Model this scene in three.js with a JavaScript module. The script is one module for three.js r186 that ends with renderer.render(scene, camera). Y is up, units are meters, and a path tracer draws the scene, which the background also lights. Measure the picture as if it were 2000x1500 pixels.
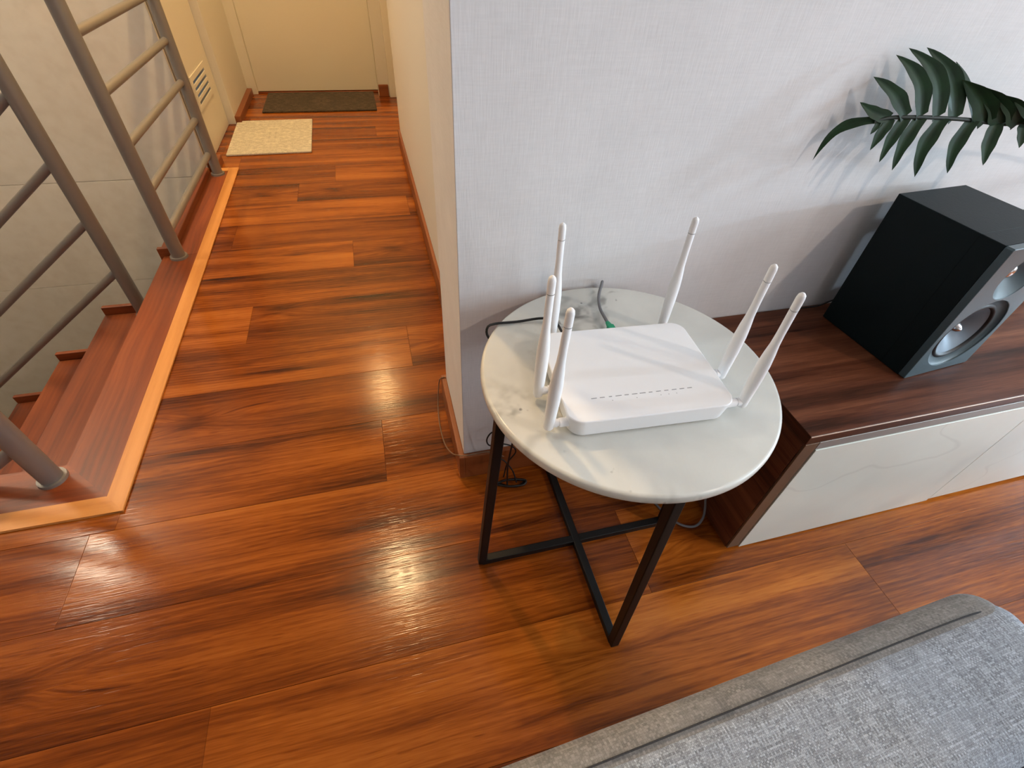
import * as THREE from 'three';
import { RoundedBoxGeometry } from 'three/addons/geometries/RoundedBoxGeometry.js';
import { mergeGeometries } from 'three/addons/utils/BufferGeometryUtils.js';
import { RectAreaLightUniformsLib } from 'three/addons/lights/RectAreaLightUniformsLib.js';

RectAreaLightUniformsLib.init();
const scene = new THREE.Scene();
const renderer = new THREE.WebGLRenderer({ antialias: true });
renderer.toneMapping = THREE.LinearToneMapping;
renderer.toneMappingExposure = 1.24;
renderer.shadowMap.enabled = true;

// ------------------------------------------------------------------ camera
// The corner where the pale wall turns into the hallway is x = 0, z = 0; the hallway runs towards -z.
const camera = new THREE.PerspectiveCamera(76.868, 4 / 3, 0.02, 60);
{
  const m = new THREE.Matrix4().makeBasis(
    new THREE.Vector3(0.96683846, 0.05010865, 0.25042466),
    new THREE.Vector3(0.14254282, 0.70773971, -0.69194367),
    new THREE.Vector3(-0.21190784, 0.70469399, 0.67712735));
  camera.position.set(-0.1166, 1.08, 0.7372);
  camera.quaternion.setFromRotationMatrix(m);
}
scene.add(camera);

// ------------------------------------------------------------------ sky and lights
scene.background = new THREE.Color(0.55, 0.7, 0.95);
// lamp colours and strengths (candela for lamps, nits for the windows)
const LIGHTS = {
  window: [5.9, 7.2, 8.2],      // daylight through the side window
  backWindow: [0.3, 0.36, 0.42],  // dim curtained window behind the camera
  floorLamp: [1.6, 1.5, 1.45],   // small lamp in the far corner of the living room
  sconce: [7.0, 9.4, 11.6],      // cool lamp on the side wall, grazing the pale wall
  roomCeiling: [4.6, 3.7, 3.0],  // ceiling lamp of the living room
  hallNear: [4.0, 2.7, 1.35], hallFar: [3.0, 1.9, 0.8], stair: [5.6, 4.8, 3.6],
};
const strength = (c) => Math.max(...c), hue = (c) => new THREE.Color(...c.map((x) => x / strength(c)));

// ------------------------------------------------------------------ helpers
const taken = {};
function numbered(name) {
  const n = taken[name] = (taken[name] ?? -1) + 1;
  return n ? name + '_' + String(n).padStart(3, '0') : name;
}
function mesh(name, geometry, material, parent, pos, label) {
  const o = new THREE.Mesh(geometry, material);
  o.name = parent ? name : numbered(name);
  if (pos) o.position.set(...pos);
  o.castShadow = o.receiveShadow = true;
  if (label) o.userData.label = label;
  (parent ?? scene).add(o);
  return o;
}
function thing(name, label, category, pos = [0, 0, 0], turn = 0, group) {
  const o = new THREE.Group();
  o.name = numbered(name); o.position.set(...pos); o.rotation.y = turn;
  o.userData = { label, category };
  if (group) o.userData.group = group;
  scene.add(o);
  return o;
}
function tag(o, label, category, group) { o.userData.label = label; o.userData.category = category; if (group) o.userData.group = group; return o; }
function structure(name) { const o = new THREE.Group(); o.name = name; o.userData.kind = 'structure'; scene.add(o); return o; }
function asStructure(o) { o.userData.kind = 'structure'; return o; }

let seed = 7;
function rnd() { seed = (seed * 1664525 + 1013904223) >>> 0; return seed / 4294967296; }

// uv in metres from position, by the main direction of each face; long: the axis along which u runs
function uvMetres(g, long = 'x') {
  if (g.index) g = g.toNonIndexed();
  const p = g.attributes.position, n = p.count, uv = new Float32Array(n * 2);
  const a = new THREE.Vector3(), b = new THREE.Vector3(), c = new THREE.Vector3();
  for (let i = 0; i < n; i += 3) {
    a.fromBufferAttribute(p, i); b.fromBufferAttribute(p, i + 1); c.fromBufferAttribute(p, i + 2);
    const m = b.clone().sub(a).cross(c.clone().sub(a)); const ax = Math.abs(m.x), ay = Math.abs(m.y), az = Math.abs(m.z);
    for (let k = 0; k < 3; k++) {
      const v = [a, b, c][k]; let s, t;
      if (ay >= ax && ay >= az) [s, t] = long === 'z' ? [v.z, v.x] : [v.x, v.z];
      else if (az >= ax) [s, t] = long === 'y' ? [v.y, v.x] : [v.x, v.y];
      else [s, t] = long === 'y' ? [v.y, v.z] : [v.z, v.y];
      uv[(i + k) * 2] = s; uv[(i + k) * 2 + 1] = t;
    }
  }
  g.setAttribute('uv', new THREE.BufferAttribute(uv, 2));
  return g;
}
// a box between two corners, edges rounded by r, uv in metres
function box(x0, y0, z0, x1, y1, z1, r = 0.002, long = 'x') {
  const w = x1 - x0, h = y1 - y0, d = z1 - z0;
  r = Math.min(r, w / 2.01, h / 2.01, d / 2.01);
  const g = r > 0 ? new RoundedBoxGeometry(w, h, d, 1, r) : new THREE.BoxGeometry(w, h, d);
  g.translate((x0 + x1) / 2, (y0 + y1) / 2, (z0 + z1) / 2);
  return uvMetres(g, long);
}
const V = (x, y, z) => new THREE.Vector3(x, y, z);
function rod(a, b, r, sides = 20) {
  const A = V(...a), B = V(...b), d = B.clone().sub(A), g = new THREE.CylinderGeometry(r, r, d.length(), sides, 1);
  g.applyQuaternion(new THREE.Quaternion().setFromUnitVectors(V(0, 1, 0), d.normalize()));
  return g.translate((A.x + B.x) / 2, (A.y + B.y) / 2, (A.z + B.z) / 2);
}
function bar(a, b, w, side = [0, 0, 1]) {          // square tube from a to b
  const A = V(...a), B = V(...b), d = B.clone().sub(A), L = d.length(); d.normalize();
  const s = V(...side), x = s.clone().sub(d.clone().multiplyScalar(s.dot(d))).normalize(), z = x.clone().cross(d);
  const g = new RoundedBoxGeometry(w, L, w, 1, w * 0.12);
  g.applyMatrix4(new THREE.Matrix4().makeBasis(x, d, z));
  return g.translate((A.x + B.x) / 2, (A.y + B.y) / 2, (A.z + B.z) / 2);
}
function cable(points, r, closed = false, seg = 80) {
  const c = new THREE.CatmullRomCurve3(points.map((p) => V(...p)), closed, 'centripetal');
  return new THREE.TubeGeometry(c, seg, r, 10, closed);
}
const merge = (list) => mergeGeometries(list.map((g) => (g.index ? g.toNonIndexed() : g)));

// ------------------------------------------------------------------ noise and textures
const TABLE = new Uint8Array(65536);
{ let s = 12345; for (let i = 0; i < 65536; i++) { s = (Math.imul(s, 1103515245) + 12345) & 0x7fffffff; TABLE[i] = s >> 16; } }
function noise(x, y, k = 0) {
  const xi = Math.floor(x), yi = Math.floor(y), fx = x - xi, fy = y - yi;
  const u = fx * fx * (3 - 2 * fx), v = fy * fy * (3 - 2 * fy);
  const h = (i, j) => TABLE[(Math.imul(i & 255, 167) + Math.imul(j & 1023, 4099) + Math.imul(k, 7919) + Math.imul((i & 255) ^ (j & 255), 61)) & 65535];
  const a = h(xi, yi), b = h(xi + 1, yi), c = h(xi, yi + 1), d = h(xi + 1, yi + 1);
  return (a + (b - a) * u + (c - a) * v + (a - b - c + d) * u * v) / 255;
}
function fbm(x, y, k, o = 4) { let s = 0, a = 0.5, t = 0; for (let i = 0; i < o; i++) { s += a * noise(x, y, k + i * 17); t += a; a *= 0.5; x *= 2.03; y *= 2.03; } return s / t; }
const clamp = (x, a = 0, b = 1) => Math.min(b, Math.max(a, x));
const smooth = (a, b, x) => { x = clamp((x - a) / (b - a)); return x * x * (3 - 2 * x); };
// f(u metres, v metres, out) fills out with sRGB 0..255; one texture covers w x h metres
function texture(W, H, w, h, f, srgb = true) {
  const data = new Uint8Array(W * H * 4), out = [0, 0, 0];
  for (let j = 0, o = 0; j < H; j++) for (let i = 0; i < W; i++, o += 4) {
    f((i + 0.5) / W * w, (j + 0.5) / H * h, out);
    data[o] = clamp(out[0], 0, 255); data[o + 1] = clamp(out[1], 0, 255); data[o + 2] = clamp(out[2], 0, 255); data[o + 3] = 255;
  }
  const t = new THREE.DataTexture(data, W, H);
  t.wrapS = t.wrapT = THREE.MirroredRepeatWrapping;
  t.magFilter = THREE.LinearFilter; t.minFilter = THREE.LinearMipmapLinearFilter; t.generateMipmaps = true;
  if (srgb) t.colorSpace = THREE.SRGBColorSpace;
  t.repeat.set(1 / w, 1 / h);
  t.needsUpdate = true;
  return t;
}
function ramp(stops, t, out) {
  t = clamp(t) * (stops.length - 1); const i = Math.min(stops.length - 2, Math.floor(t)), f = t - i;
  for (let c = 0; c < 3; c++) out[c] = stops[i][c] + (stops[i + 1][c] - stops[i][c]) * f;
}
function standard(o) { return new THREE.MeshPhysicalMaterial(o); }
const flat = (hex, roughness = 0.6, more = {}) => standard({ color: new THREE.Color(hex), roughness, ...more });

// oak-like laminate: flowing grain bent round knots, dark pores, broad tone bands
const PLANK_L = 1.426, PLANK_W = 0.213;
function plankTexture(k) {
  const knots = [];
  for (let i = 0; i < 1 + (k % 2); i++) knots.push([rnd() * PLANK_L, (0.15 + 0.7 * rnd()) * PLANK_W, 0.02 + 0.025 * rnd(), rnd() < 0.6 ? 1 : 0.45]);
  const stops = [[60, 30, 15], [108, 60, 28], [150, 90, 44], [186, 120, 62], [206, 142, 80]];
  return texture(1792, 288, PLANK_L, PLANK_W, (u, v, out) => {
    let s = v + 0.016 * (fbm(u * 2.2, v * 9, k * 31 + 3, 3) - 0.5), near = 0;
    for (const [ku, kv, r, st] of knots) {
      const du = (u - ku) / 3.2, dv = v - kv, d2 = (du * du + dv * dv) / (r * r), e = Math.exp(-d2 * 0.8);
      s += st * Math.sign(dv || 1) * r * 0.55 * e; near = Math.max(near, st * Math.exp(-d2 * 6));
    }
    const band = fbm(u * 1.4, s * 26, k * 13 + 1, 3), broad = fbm(u * 1.1, s * 8, k * 7 + 5, 2);
    const ring = 0.5 + 0.5 * Math.sin(s * 520 + 9 * fbm(u * 1.6, s * 12, k + 9, 2));
    const fibre = noise(u * 46, s * 900, k + 2), fibre2 = noise(u * 15, s * 420, k + 4);
    const pore = smooth(0.8, 0.95, noise(u * 22, s * 560, k + 6)) * smooth(0.4, 0.7, band);
    const streak = smooth(0.66, 0.84, fbm(u * 2.4, s * 40, k + 11, 3));
    let t = 0.6 + 0.85 * (band - 0.5) + 0.6 * (broad - 0.5) + 0.1 * (ring - 0.5) + 0.17 * (fibre - 0.5) + 0.2 * (fibre2 - 0.5) - 0.16 * pore - 0.24 * streak - 0.34 * near;
    ramp(stops, t, out);
  });
}
const plankMaps = [0, 1, 2, 3, 4, 5].map(plankTexture);
const plankBump = texture(1024, 256, 0.6, 0.12, (u, v, o) => { const t = 255 * clamp(0.25 + 0.5 * noise(u * 40, v * 800, 3) + 0.3 * noise(u * 14, v * 300, 5) - 0.5 * smooth(0.8, 0.95, noise(u * 20, v * 420, 8))); o[0] = o[1] = o[2] = t; }, false);
const PLANK_TONES = [[0.68, 0.48, 0.21], [0.55, 0.36, 0.155], [0.78, 0.57, 0.26], [0.6, 0.41, 0.18]];
const plankMaterials = [];
for (const map of plankMaps) for (const c of PLANK_TONES) plankMaterials.push(standard({ map, bumpMap: plankBump, bumpScale: 0.00016, color: new THREE.Color().setRGB(...c), roughness: 0.17, specularIntensity: 0.5 }));

// redder solid board with wavy cathedral grain (stair frame and treads)
const boardMap = texture(1536, 256, 1.2, 0.2, (u, v, o) => {
  const s = v + 0.03 * (fbm(u * 2.6, v * 7, 41, 3) - 0.5), g = fbm(u * 2, s * 40, 47, 4), w = 0.5 + 0.5 * Math.sin(s * 420 + 14 * fbm(u * 2.2, s * 9, 43, 2));
  ramp([[82, 35, 14], [120, 56, 25], [146, 73, 33], [166, 90, 43]], 0.5 + 0.8 * (g - 0.5) + 0.1 * (w - 0.5) + 0.1 * (noise(u * 40, s * 900, 44) - 0.5), o);
});
const boardMaterial = standard({ map: boardMap, bumpMap: plankBump, bumpScale: 0.0002, roughness: 0.38 });
const stripMap = texture(1024, 128, 1.0, 0.1, (u, v, o) => ramp([[196, 126, 64], [222, 154, 84], [232, 166, 98]], 0.5 + 0.7 * (fbm(u * 2, v * 60, 53, 4) - 0.5) + 0.14 * (noise(u * 50, v * 1100, 55) - 0.5), o));
const stripMaterial = standard({ map: stripMap, roughness: 0.42 });
const skirtingMap = texture(1024, 128, 1.0, 0.1, (u, v, o) => ramp([[108, 57, 27], [136, 75, 38], [154, 90, 48]], 0.5 + 0.8 * (fbm(u * 2, v * 50, 63, 4) - 0.5) + 0.14 * (noise(u * 50, v * 1000, 65) - 0.5), o));
const skirtingMaterial = standard({ map: skirtingMap, roughness: 0.4 });
const walnutMap = texture(1792, 448, 1.4, 0.35, (u, v, o) => {
  const s = v + 0.012 * (fbm(u * 2, v * 8, 71, 3) - 0.5), g = fbm(u * 1.3, s * 42, 73, 4), f = noise(u * 34, s * 850, 75), l = smooth(0.55, 0.8, fbm(u * 1.6, s * 90, 77, 2));
  ramp([[52, 28, 17], [86, 48, 32], [114, 69, 47], [142, 92, 63]], 0.46 + 1.0 * (g - 0.5) + 0.24 * (f - 0.5) - 0.2 * l, o);
});
const walnutMaterial = standard({ map: walnutMap, roughness: 0.36, specularIntensity: 0.32, bumpMap: plankBump, bumpScale: 0.0001 });

// woven wall covering
const linenBump = texture(1024, 1024, 0.5, 0.5, (u, v, o) => { o[0] = o[1] = o[2] = 255 * clamp(0.5 + 0.5 * (noise(u * 60, v * 700, 81) - 0.5) + 0.5 * (noise(u * 700, v * 60, 83) - 0.5) + 0.3 * (fbm(u * 90, v * 90, 85, 2) - 0.5)); }, false);
const linenMap = texture(1024, 1024, 0.5, 0.5, (u, v, o) => { const t = 1 + 0.018 * (noise(u * 50, v * 600, 81) - 0.5) + 0.018 * (noise(u * 600, v * 50, 83) - 0.5) + 0.04 * (fbm(u * 12, v * 12, 87, 3) - 0.5); o[0] = 226 * t; o[1] = 224 * t; o[2] = 224 * t; });
const wallCovering = standard({ map: linenMap, bumpMap: linenBump, bumpScale: 0.00014, roughness: 0.85 });
const paintBump = texture(512, 512, 0.6, 0.6, (u, v, o) => { o[0] = o[1] = o[2] = 255 * fbm(u * 160, v * 160, 91, 3); }, false);
const wallPaint = standard({ color: new THREE.Color(0.72, 0.69, 0.62), bumpMap: paintBump, bumpScale: 0.0004, roughness: 0.8 });
const roomPaint = standard({ color: new THREE.Color(0.45, 0.44, 0.42), bumpMap: paintBump, bumpScale: 0.0004, roughness: 0.8 });
const ceilingPaint = standard({ color: new THREE.Color(0.62, 0.61, 0.58), bumpMap: paintBump, bumpScale: 0.0003, roughness: 0.9 });
const doorPaint = standard({ color: new THREE.Color(0.76, 0.72, 0.62), bumpMap: paintBump, bumpScale: 0.0001, roughness: 0.5 });
const tileMap = texture(1024, 512, 1.9, 0.575, (u, v, o) => { const t = 0.55 * fbm(u * 3, v * 4, 101, 5) + 0.45 * fbm(u * 24, v * 24, 103, 3); ramp([[222, 214, 203], [236, 231, 222], [244, 240, 234]], 0.5 + 1.1 * (t - 0.5), o); });
const tileMaterials = [0, 1, 2].map((k) => { const m = tileMap.clone(); m.offset.set(0.31 * k, 0.43 * k); return standard({ map: m, roughness: 0.5, color: new THREE.Color().setScalar([1, 0.97, 1.02][k]) }); });
const groutMaterial = flat(0x6f675c, 0.95);

const marbleMap = texture(1024, 1024, 0.5, 0.5, (u, v, o) => {
  const wx = u + 0.1 * (fbm(u * 6, v * 6, 111, 4) - 0.5), wy = v + 0.1 * (fbm(u * 6, v * 6, 113, 4) - 0.5);
  const soft = fbm(wx * 7, wy * 7, 115, 5), vein = Math.abs(fbm(wx * 4.2 + 3, wy * 5, 117, 4) - 0.5), patch = smooth(0.42, 0.7, fbm(wx * 5, wy * 5, 119, 3));
  const fleck = smooth(0.83, 0.93, fbm(u * 75, v * 75, 121, 2)) * patch, smudge = smooth(0.58, 0.8, fbm(wx * 19, wy * 19, 123, 4)) * patch;
  const t = 1 - 0.2 * (soft - 0.35) - 0.12 * patch * smooth(0.03, 0, vein) - 0.3 * smudge - 0.4 * fleck;
  o[0] = 219 * t; o[1] = 219 * t; o[2] = 212 * t;
});
const marbleMaterial = standard({ map: marbleMap, roughness: 0.22, specularIntensity: 0.8 });
const glassMarbleMap = texture(1024, 512, 1.0, 0.5, (u, v, o) => {
  const wx = u + 0.12 * (fbm(u * 4, v * 4, 131, 4) - 0.5), wy = v + 0.12 * (fbm(u * 4, v * 4, 133, 4) - 0.5), vein = Math.abs(fbm(wx * 2.2 + wy * 2, wy * 3 - wx, 135, 3) - 0.5);
  const t = 1 - 0.1 * (fbm(wx * 5, wy * 5, 137, 4) - 0.4) - 0.05 * smooth(0.012, 0, vein);
  o[0] = 222 * t; o[1] = 230 * t; o[2] = 221 * t;
});
const glassMarble = standard({ map: glassMarbleMap, roughness: 0.3, clearcoat: 0.6, clearcoatRoughness: 0.12 });

const steelTube = standard({ color: new THREE.Color(0.27, 0.25, 0.235), metalness: 0.35, roughness: 0.42 });
const blackMetal = standard({ color: new THREE.Color(0.008, 0.0075, 0.0075), roughness: 0.45, metalness: 0.1, specularIntensity: 0.5 });
const whitePlastic = standard({ color: new THREE.Color(0.9, 0.9, 0.91), roughness: 0.32 });
const greyPrint = flat(0x9a9a9c, 0.6);
const blackRubber = flat(0x0b0b0c, 0.5), greyCable = flat(0x77777a, 0.55), greenPlug = standard({ color: new THREE.Color(0.0, 0.33, 0.16), roughness: 0.4 });
const speakerBump = texture(512, 512, 0.2, 0.2, (u, v, o) => { o[0] = o[1] = o[2] = 255 * (0.5 * noise(u * 900, v * 900, 141) + 0.5 * fbm(u * 260, v * 260, 143, 2)); }, false);
const speakerVinyl = standard({ color: new THREE.Color(0.007, 0.013, 0.0145), roughness: 0.42, specularIntensity: 0.2, bumpMap: speakerBump, bumpScale: 0.0002 });
const baffleMaterial = standard({ color: new THREE.Color(0.05, 0.088, 0.105), roughness: 0.3, bumpMap: speakerBump, bumpScale: 0.0001 });
const coneMaterial = standard({ color: new THREE.Color(0.16, 0.2, 0.24), roughness: 0.4, metalness: 0.4 });
const surroundMaterial = flat(0x07080a, 0.5);
const chrome = standard({ color: new THREE.Color(0.8, 0.8, 0.82), metalness: 1, roughness: 0.12 });

function weave(W, size, pitch, base, contrast, k) {
  return texture(W, W, size, size, (u, v, o) => {
    const a = u / pitch, b = v / pitch, i = Math.floor(a), j = Math.floor(b), over = (i + j) & 1, fa = a - i - 0.5, fb = b - j - 0.5;
    const thread = over ? noise(j * 7.3, Math.floor(u / pitch / 6) * 3.1, k) : noise(i * 5.7, Math.floor(v / pitch / 6) * 2.3, k + 1);
    const round = 1 - 1.5 * Math.min(1, (over ? fb * fb : fa * fa) * 2.6), fuzz = noise(u * 2600, v * 2600, k + 2) - 0.5;
    const t = 1 + contrast * (0.75 * (thread - 0.5) + 0.3 * (round - 0.6) + 0.45 * fuzz) + 0.1 * (fbm(u * 30, v * 30, k + 4, 2) - 0.5);
    o[0] = base[0] * t; o[1] = base[1] * t; o[2] = base[2] * t;
  });
}
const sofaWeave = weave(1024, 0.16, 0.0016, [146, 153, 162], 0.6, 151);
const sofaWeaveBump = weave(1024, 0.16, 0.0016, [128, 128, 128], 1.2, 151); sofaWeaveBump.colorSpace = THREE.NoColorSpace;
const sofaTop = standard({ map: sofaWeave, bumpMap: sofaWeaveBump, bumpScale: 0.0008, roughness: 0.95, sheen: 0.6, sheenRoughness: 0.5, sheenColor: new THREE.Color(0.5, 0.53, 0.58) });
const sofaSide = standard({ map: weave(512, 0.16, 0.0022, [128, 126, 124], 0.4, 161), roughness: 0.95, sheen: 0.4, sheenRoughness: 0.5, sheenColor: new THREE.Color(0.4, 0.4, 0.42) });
const charcoalFabric = standard({ map: weave(512, 0.16, 0.002, [52, 52, 54], 0.7, 171), roughness: 1 });
const creamMat = standard({ map: texture(512, 512, 0.45, 0.6, (u, v, o) => { const t = 1 + 0.22 * (fbm(u * 60, v * 60, 181, 3) - 0.5) + 0.2 * (noise(u * 420, v * 420, 183) - 0.5); o[0] = 212 * t; o[1] = 208 * t; o[2] = 196 * t; }), roughness: 1 });
const greyMat = standard({ map: texture(512, 512, 0.75, 0.5, (u, v, o) => { const t = 1 + 0.5 * (fbm(u * 40, v * 40, 191, 3) - 0.5) + 0.5 * (noise(u * 330, v * 330, 193) - 0.5); o[0] = 74 * t; o[1] = 64 * t; o[2] = 54 * t; }), roughness: 1 });
const leafMap = texture(512, 256, 0.2, 0.1, (u, v, o) => { const t = 1 + 0.5 * (fbm(u * 40, v * 60, 201, 3) - 0.5); o[0] = 30 * t; o[1] = 58 * t; o[2] = 34 * t; });
const leafMaterial = standard({ map: leafMap, roughness: 0.55, specularIntensity: 0.5 });
const dryLeaf = flat(0x77743f, 0.6);
const stemMaterial = flat(0x18241a, 0.6);

// ================================================================== STRUCTURE
// ---- floor: laminate planks laid across the hallway
const floor = structure('floor');
function plank(x0, x1, z0, z1, jointX, k) {
  // [x0,x1] of one plank whose whole length starts at jointX
  const g = new RoundedBoxGeometry(x1 - x0 - 0.0004, 0.012, z1 - z0 - 0.0005, 1, 0.0005);
  g.translate((x0 + x1) / 2, -0.006, (z0 + z1) / 2);
  const uvg = uvMetres(g);
  const uv = uvg.attributes.uv, a = rnd() < 0.5, b = rnd() < 0.5;
  for (let i = 0; i < uv.count; i++) {
    const s = uv.getX(i) - jointX, t = uv.getY(i) - z0;
    uv.setXY(i, a ? s : PLANK_L - s, b ? t : PLANK_W - t);
  }
  mesh('plank', uvg, plankMaterials[k], floor);
}
const rowJoint = { 0: -0.55, 1: 0.23, '-2': -0.87, '-1': 0.35, '-3': -0.2, '-4': 0.55, '-5': -0.086, '-6': -0.61, '-7': 0.3, '-8': -0.252, '-9': -0.74, '-10': 0.02, '-11': -0.5, '-12': -0.322, '-13': 0.2 };
// tone of single planks, by row and place along the row: 0 mid, 1 dark, 2 light, 3 reddish
const plankTone = { '0:1': 2, '0:0': 3, '-1:1': 2, '1:1': 2, '-6:1': 1, '-6:0': 2, '-7:1': 2, '-7:0': 2, '-8:1': 1, '-8:0': 2, '-9:1': 1, '-9:0': 1, '-10:1': 2, '-10:0': 2, '-5:0': 0, '-5:1': 3, '-4:0': 1, '-4:1': 1, '-3:1': 0, '-2:1': 0, '-2:0': 1 };
for (let row = -19; row <= 17; row++) {
  const z0 = 0.405 + PLANK_W * row, z1 = z0 + PLANK_W;
  if (z0 < -3.65 || z1 > 4.4) continue;
  const j0 = rowJoint[row] ?? rnd() * PLANK_L;
  const areas = [];
  if (z0 > -0.05) areas.push([-3.2, 4.2, z0, z1]);
  else if (row === -3) areas.push([-0.82, 0.1, z0, z1], [-3.2, -0.82, -0.075, z1]);
  else if (z0 > -2.2) areas.push([-0.82, 0.1, z0, z1]);
  else if (z1 > -2.18) areas.push([-0.82, 0.1, z0, z1], [-0.97, -0.82, z0, -2.175]);
  else areas.push([-0.97, 0.16, z0, z1]);
  const start = j0 - PLANK_L * Math.ceil((j0 + 3.3) / PLANK_L);
  for (let x = start; x < 4.3; x += PLANK_L) {
    const tone = plankTone[row + ':' + (x > j0 - 0.02 ? 1 : x > j0 - PLANK_L - 0.02 ? 0 : 2)];
    const pick = tone === undefined ? Math.floor(rnd() * plankMaterials.length) : Math.floor(rnd() * plankMaps.length) * PLANK_TONES.length + tone;
    for (const [a, b, c, d] of areas) { const lo = Math.max(a, x), hi = Math.min(b, x + PLANK_L); if (hi - lo > 0.02) plank(lo, hi, c, d, x, pick); }
  }
}
mesh('subfloor', merge([box(-3.2, -0.05, -0.07, 4.3, -0.0125, 4.5, 0), box(-0.82, -0.05, -3.7, 0.3, -0.0125, -0.07, 0), box(-0.97, -0.05, -3.7, -0.8, -0.0125, -2.18, 0)]), flat(0x30231a, 0.9), floor);

// ---- walls
const H = 2.6;
asStructure(mesh('wall_feature', box(0, 0, -0.281, 4.3, H, 0, 0.0015), wallCovering));
asStructure(mesh('wall_hall_right', box(0.065, 0, -2.43, 0.2, H, -0.28, 0.003), wallPaint));
asStructure(mesh('wall_hall_recess', box(0.15, 0, -3.7, 0.25, H, -2.43, 0), wallPaint));
const wallLeft = structure('wall_hall_left');
mesh('wall_panel', box(-1.02, 0, -3.7, -0.915, H, -2.9, 0.003), wallPaint, wallLeft);
mesh('wall_panel', box(-1.02, 2.1, -2.9, -0.94, H, -2.18, 0), wallPaint, wallLeft);
mesh('wall_panel', box(-1.3, 0, -2.95, -1.2, H, -2.2, 0), wallPaint, wallLeft);
const wallEnd = structure('wall_hall_end');
mesh('wall_panel', box(0.003, 0, -3.7, 0.16, H, -3.465, 0.002), wallPaint, wallEnd);
mesh('wall_panel', box(-0.92, 2.1, -3.7, 0.003, H, -3.5, 0.002), wallPaint, wallEnd);
mesh('wall_panel', box(-1.0, 0, -3.75, 0.2, H, -3.66, 0), wallPaint, wallEnd);

// tile wall behind the stairs
const wallStair = structure('wall_stair');
mesh('backing', box(-3.3, -3, -2.4, -0.962, H, -2.181, 0), groutMaterial, wallStair);
[[-3, -1.755], [-1.755, -0.6055], [-0.6055, -0.0305], [-0.0305, 1.12], [1.12, H]].forEach(([y0, y1], r) => {
  for (const [xl, xr] of [[-2.93, -0.96], [-3.25, -2.93]]) {
    const g = box(xl + 0.0012, y0 + 0.0012, -2.19, xr - 0.0012, y1 - 0.0012, -2.1705, 0.0012);
    mesh('tile', g, tileMaterials[r % 3], wallStair);
  }
});
// stairwell and the room round it
asStructure(mesh('wall_stairwell_near', box(-3.3, -3, -0.24, -0.94, -0.05, -0.14, 0), wallPaint));
asStructure(mesh('wall_stairwell_side', box(-0.93, -3, -2.2, -0.86, -0.05, -0.14, 0), wallPaint));
asStructure(mesh('wall_stairwell_floor', box(-3.3, -3.1, -2.3, -0.86, -3, -0.14, 0), wallPaint));
asStructure(mesh('wall_left', box(-3.35, -3.1, -2.4, -3.2, H, 4.5, 0), roomPaint));
asStructure(mesh('ceiling', box(-3.3, H, -3.8, 4.4, H + 0.1, 4.6, 0), ceilingPaint));
const wallRight = structure('wall_right');           // side wall of the living room with its window opening
for (const [y0, y1, z0, z1] of [[0, 0.7, -0.3, 4.6], [2.3, H, -0.3, 4.6], [0.7, 2.3, -0.3, 1.25], [0.7, 2.3, 3.3, 4.6]]) mesh('wall_panel', box(4.2, y0, z0, 4.35, y1, z1, 0), roomPaint, wallRight);
const wallBack = structure('wall_back');             // wall behind the camera with its window opening
for (const [y0, y1, x0, x1] of [[0, 0.8, -3.3, 4.4], [2.3, H, -3.3, 4.4], [0.8, 2.3, -3.3, 0.6], [0.8, 2.3, 2.2, 4.4]]) mesh('wall_panel', box(x0, y0, 4.4, x1, y1, 4.55, 0), roomPaint, wallBack);

// ---- windows outside the frame, daylight comes through them
const whiteFrame = flat(0xe6e6e2, 0.5);
const paneGlass = standard({ color: 0xffffff, transmission: 1, thickness: 0, roughness: 0.02, ior: 1.5 });
function windowUnit(n, horizontal, cx, cz, w, turn, nits) {
  const g = structure('window_' + n); g.position.set(cx, 0, cz); g.rotation.y = turn;
  const [y0, y1] = horizontal;
  mesh('window_frame', merge([box(-w / 2, y0, -0.03, w / 2, y0 + 0.05, 0.03), box(-w / 2, y1 - 0.05, -0.03, w / 2, y1, 0.03), box(-w / 2, y0, -0.03, -w / 2 + 0.05, y1, 0.03), box(w / 2 - 0.05, y0, -0.03, w / 2, y1, 0.03), box(-0.025, y0, -0.025, 0.025, y1, 0.025)]), whiteFrame, g);
  for (const s of [-1, 1]) mesh('pane', box(s < 0 ? -w / 2 + 0.05 : 0.025, y0 + 0.05, -0.004, s < 0 ? -0.025 : w / 2 - 0.05, y1 - 0.05, 0.004, 0), paneGlass, g);
  const l = new THREE.RectAreaLight(hue(nits), strength(nits), w - 0.1, y1 - y0 - 0.1);
  l.name = 'daylight'; l.position.set(0, (y0 + y1) / 2, 0.05); l.rotation.y = Math.PI; g.add(l);
}
windowUnit(1, [0.7, 2.3], 4.24, 2.275, 2.05, -Math.PI / 2, LIGHTS.window);
windowUnit(2, [0.8, 2.3], 1.4, 4.44, 1.6, Math.PI, LIGHTS.backWindow);

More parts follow.
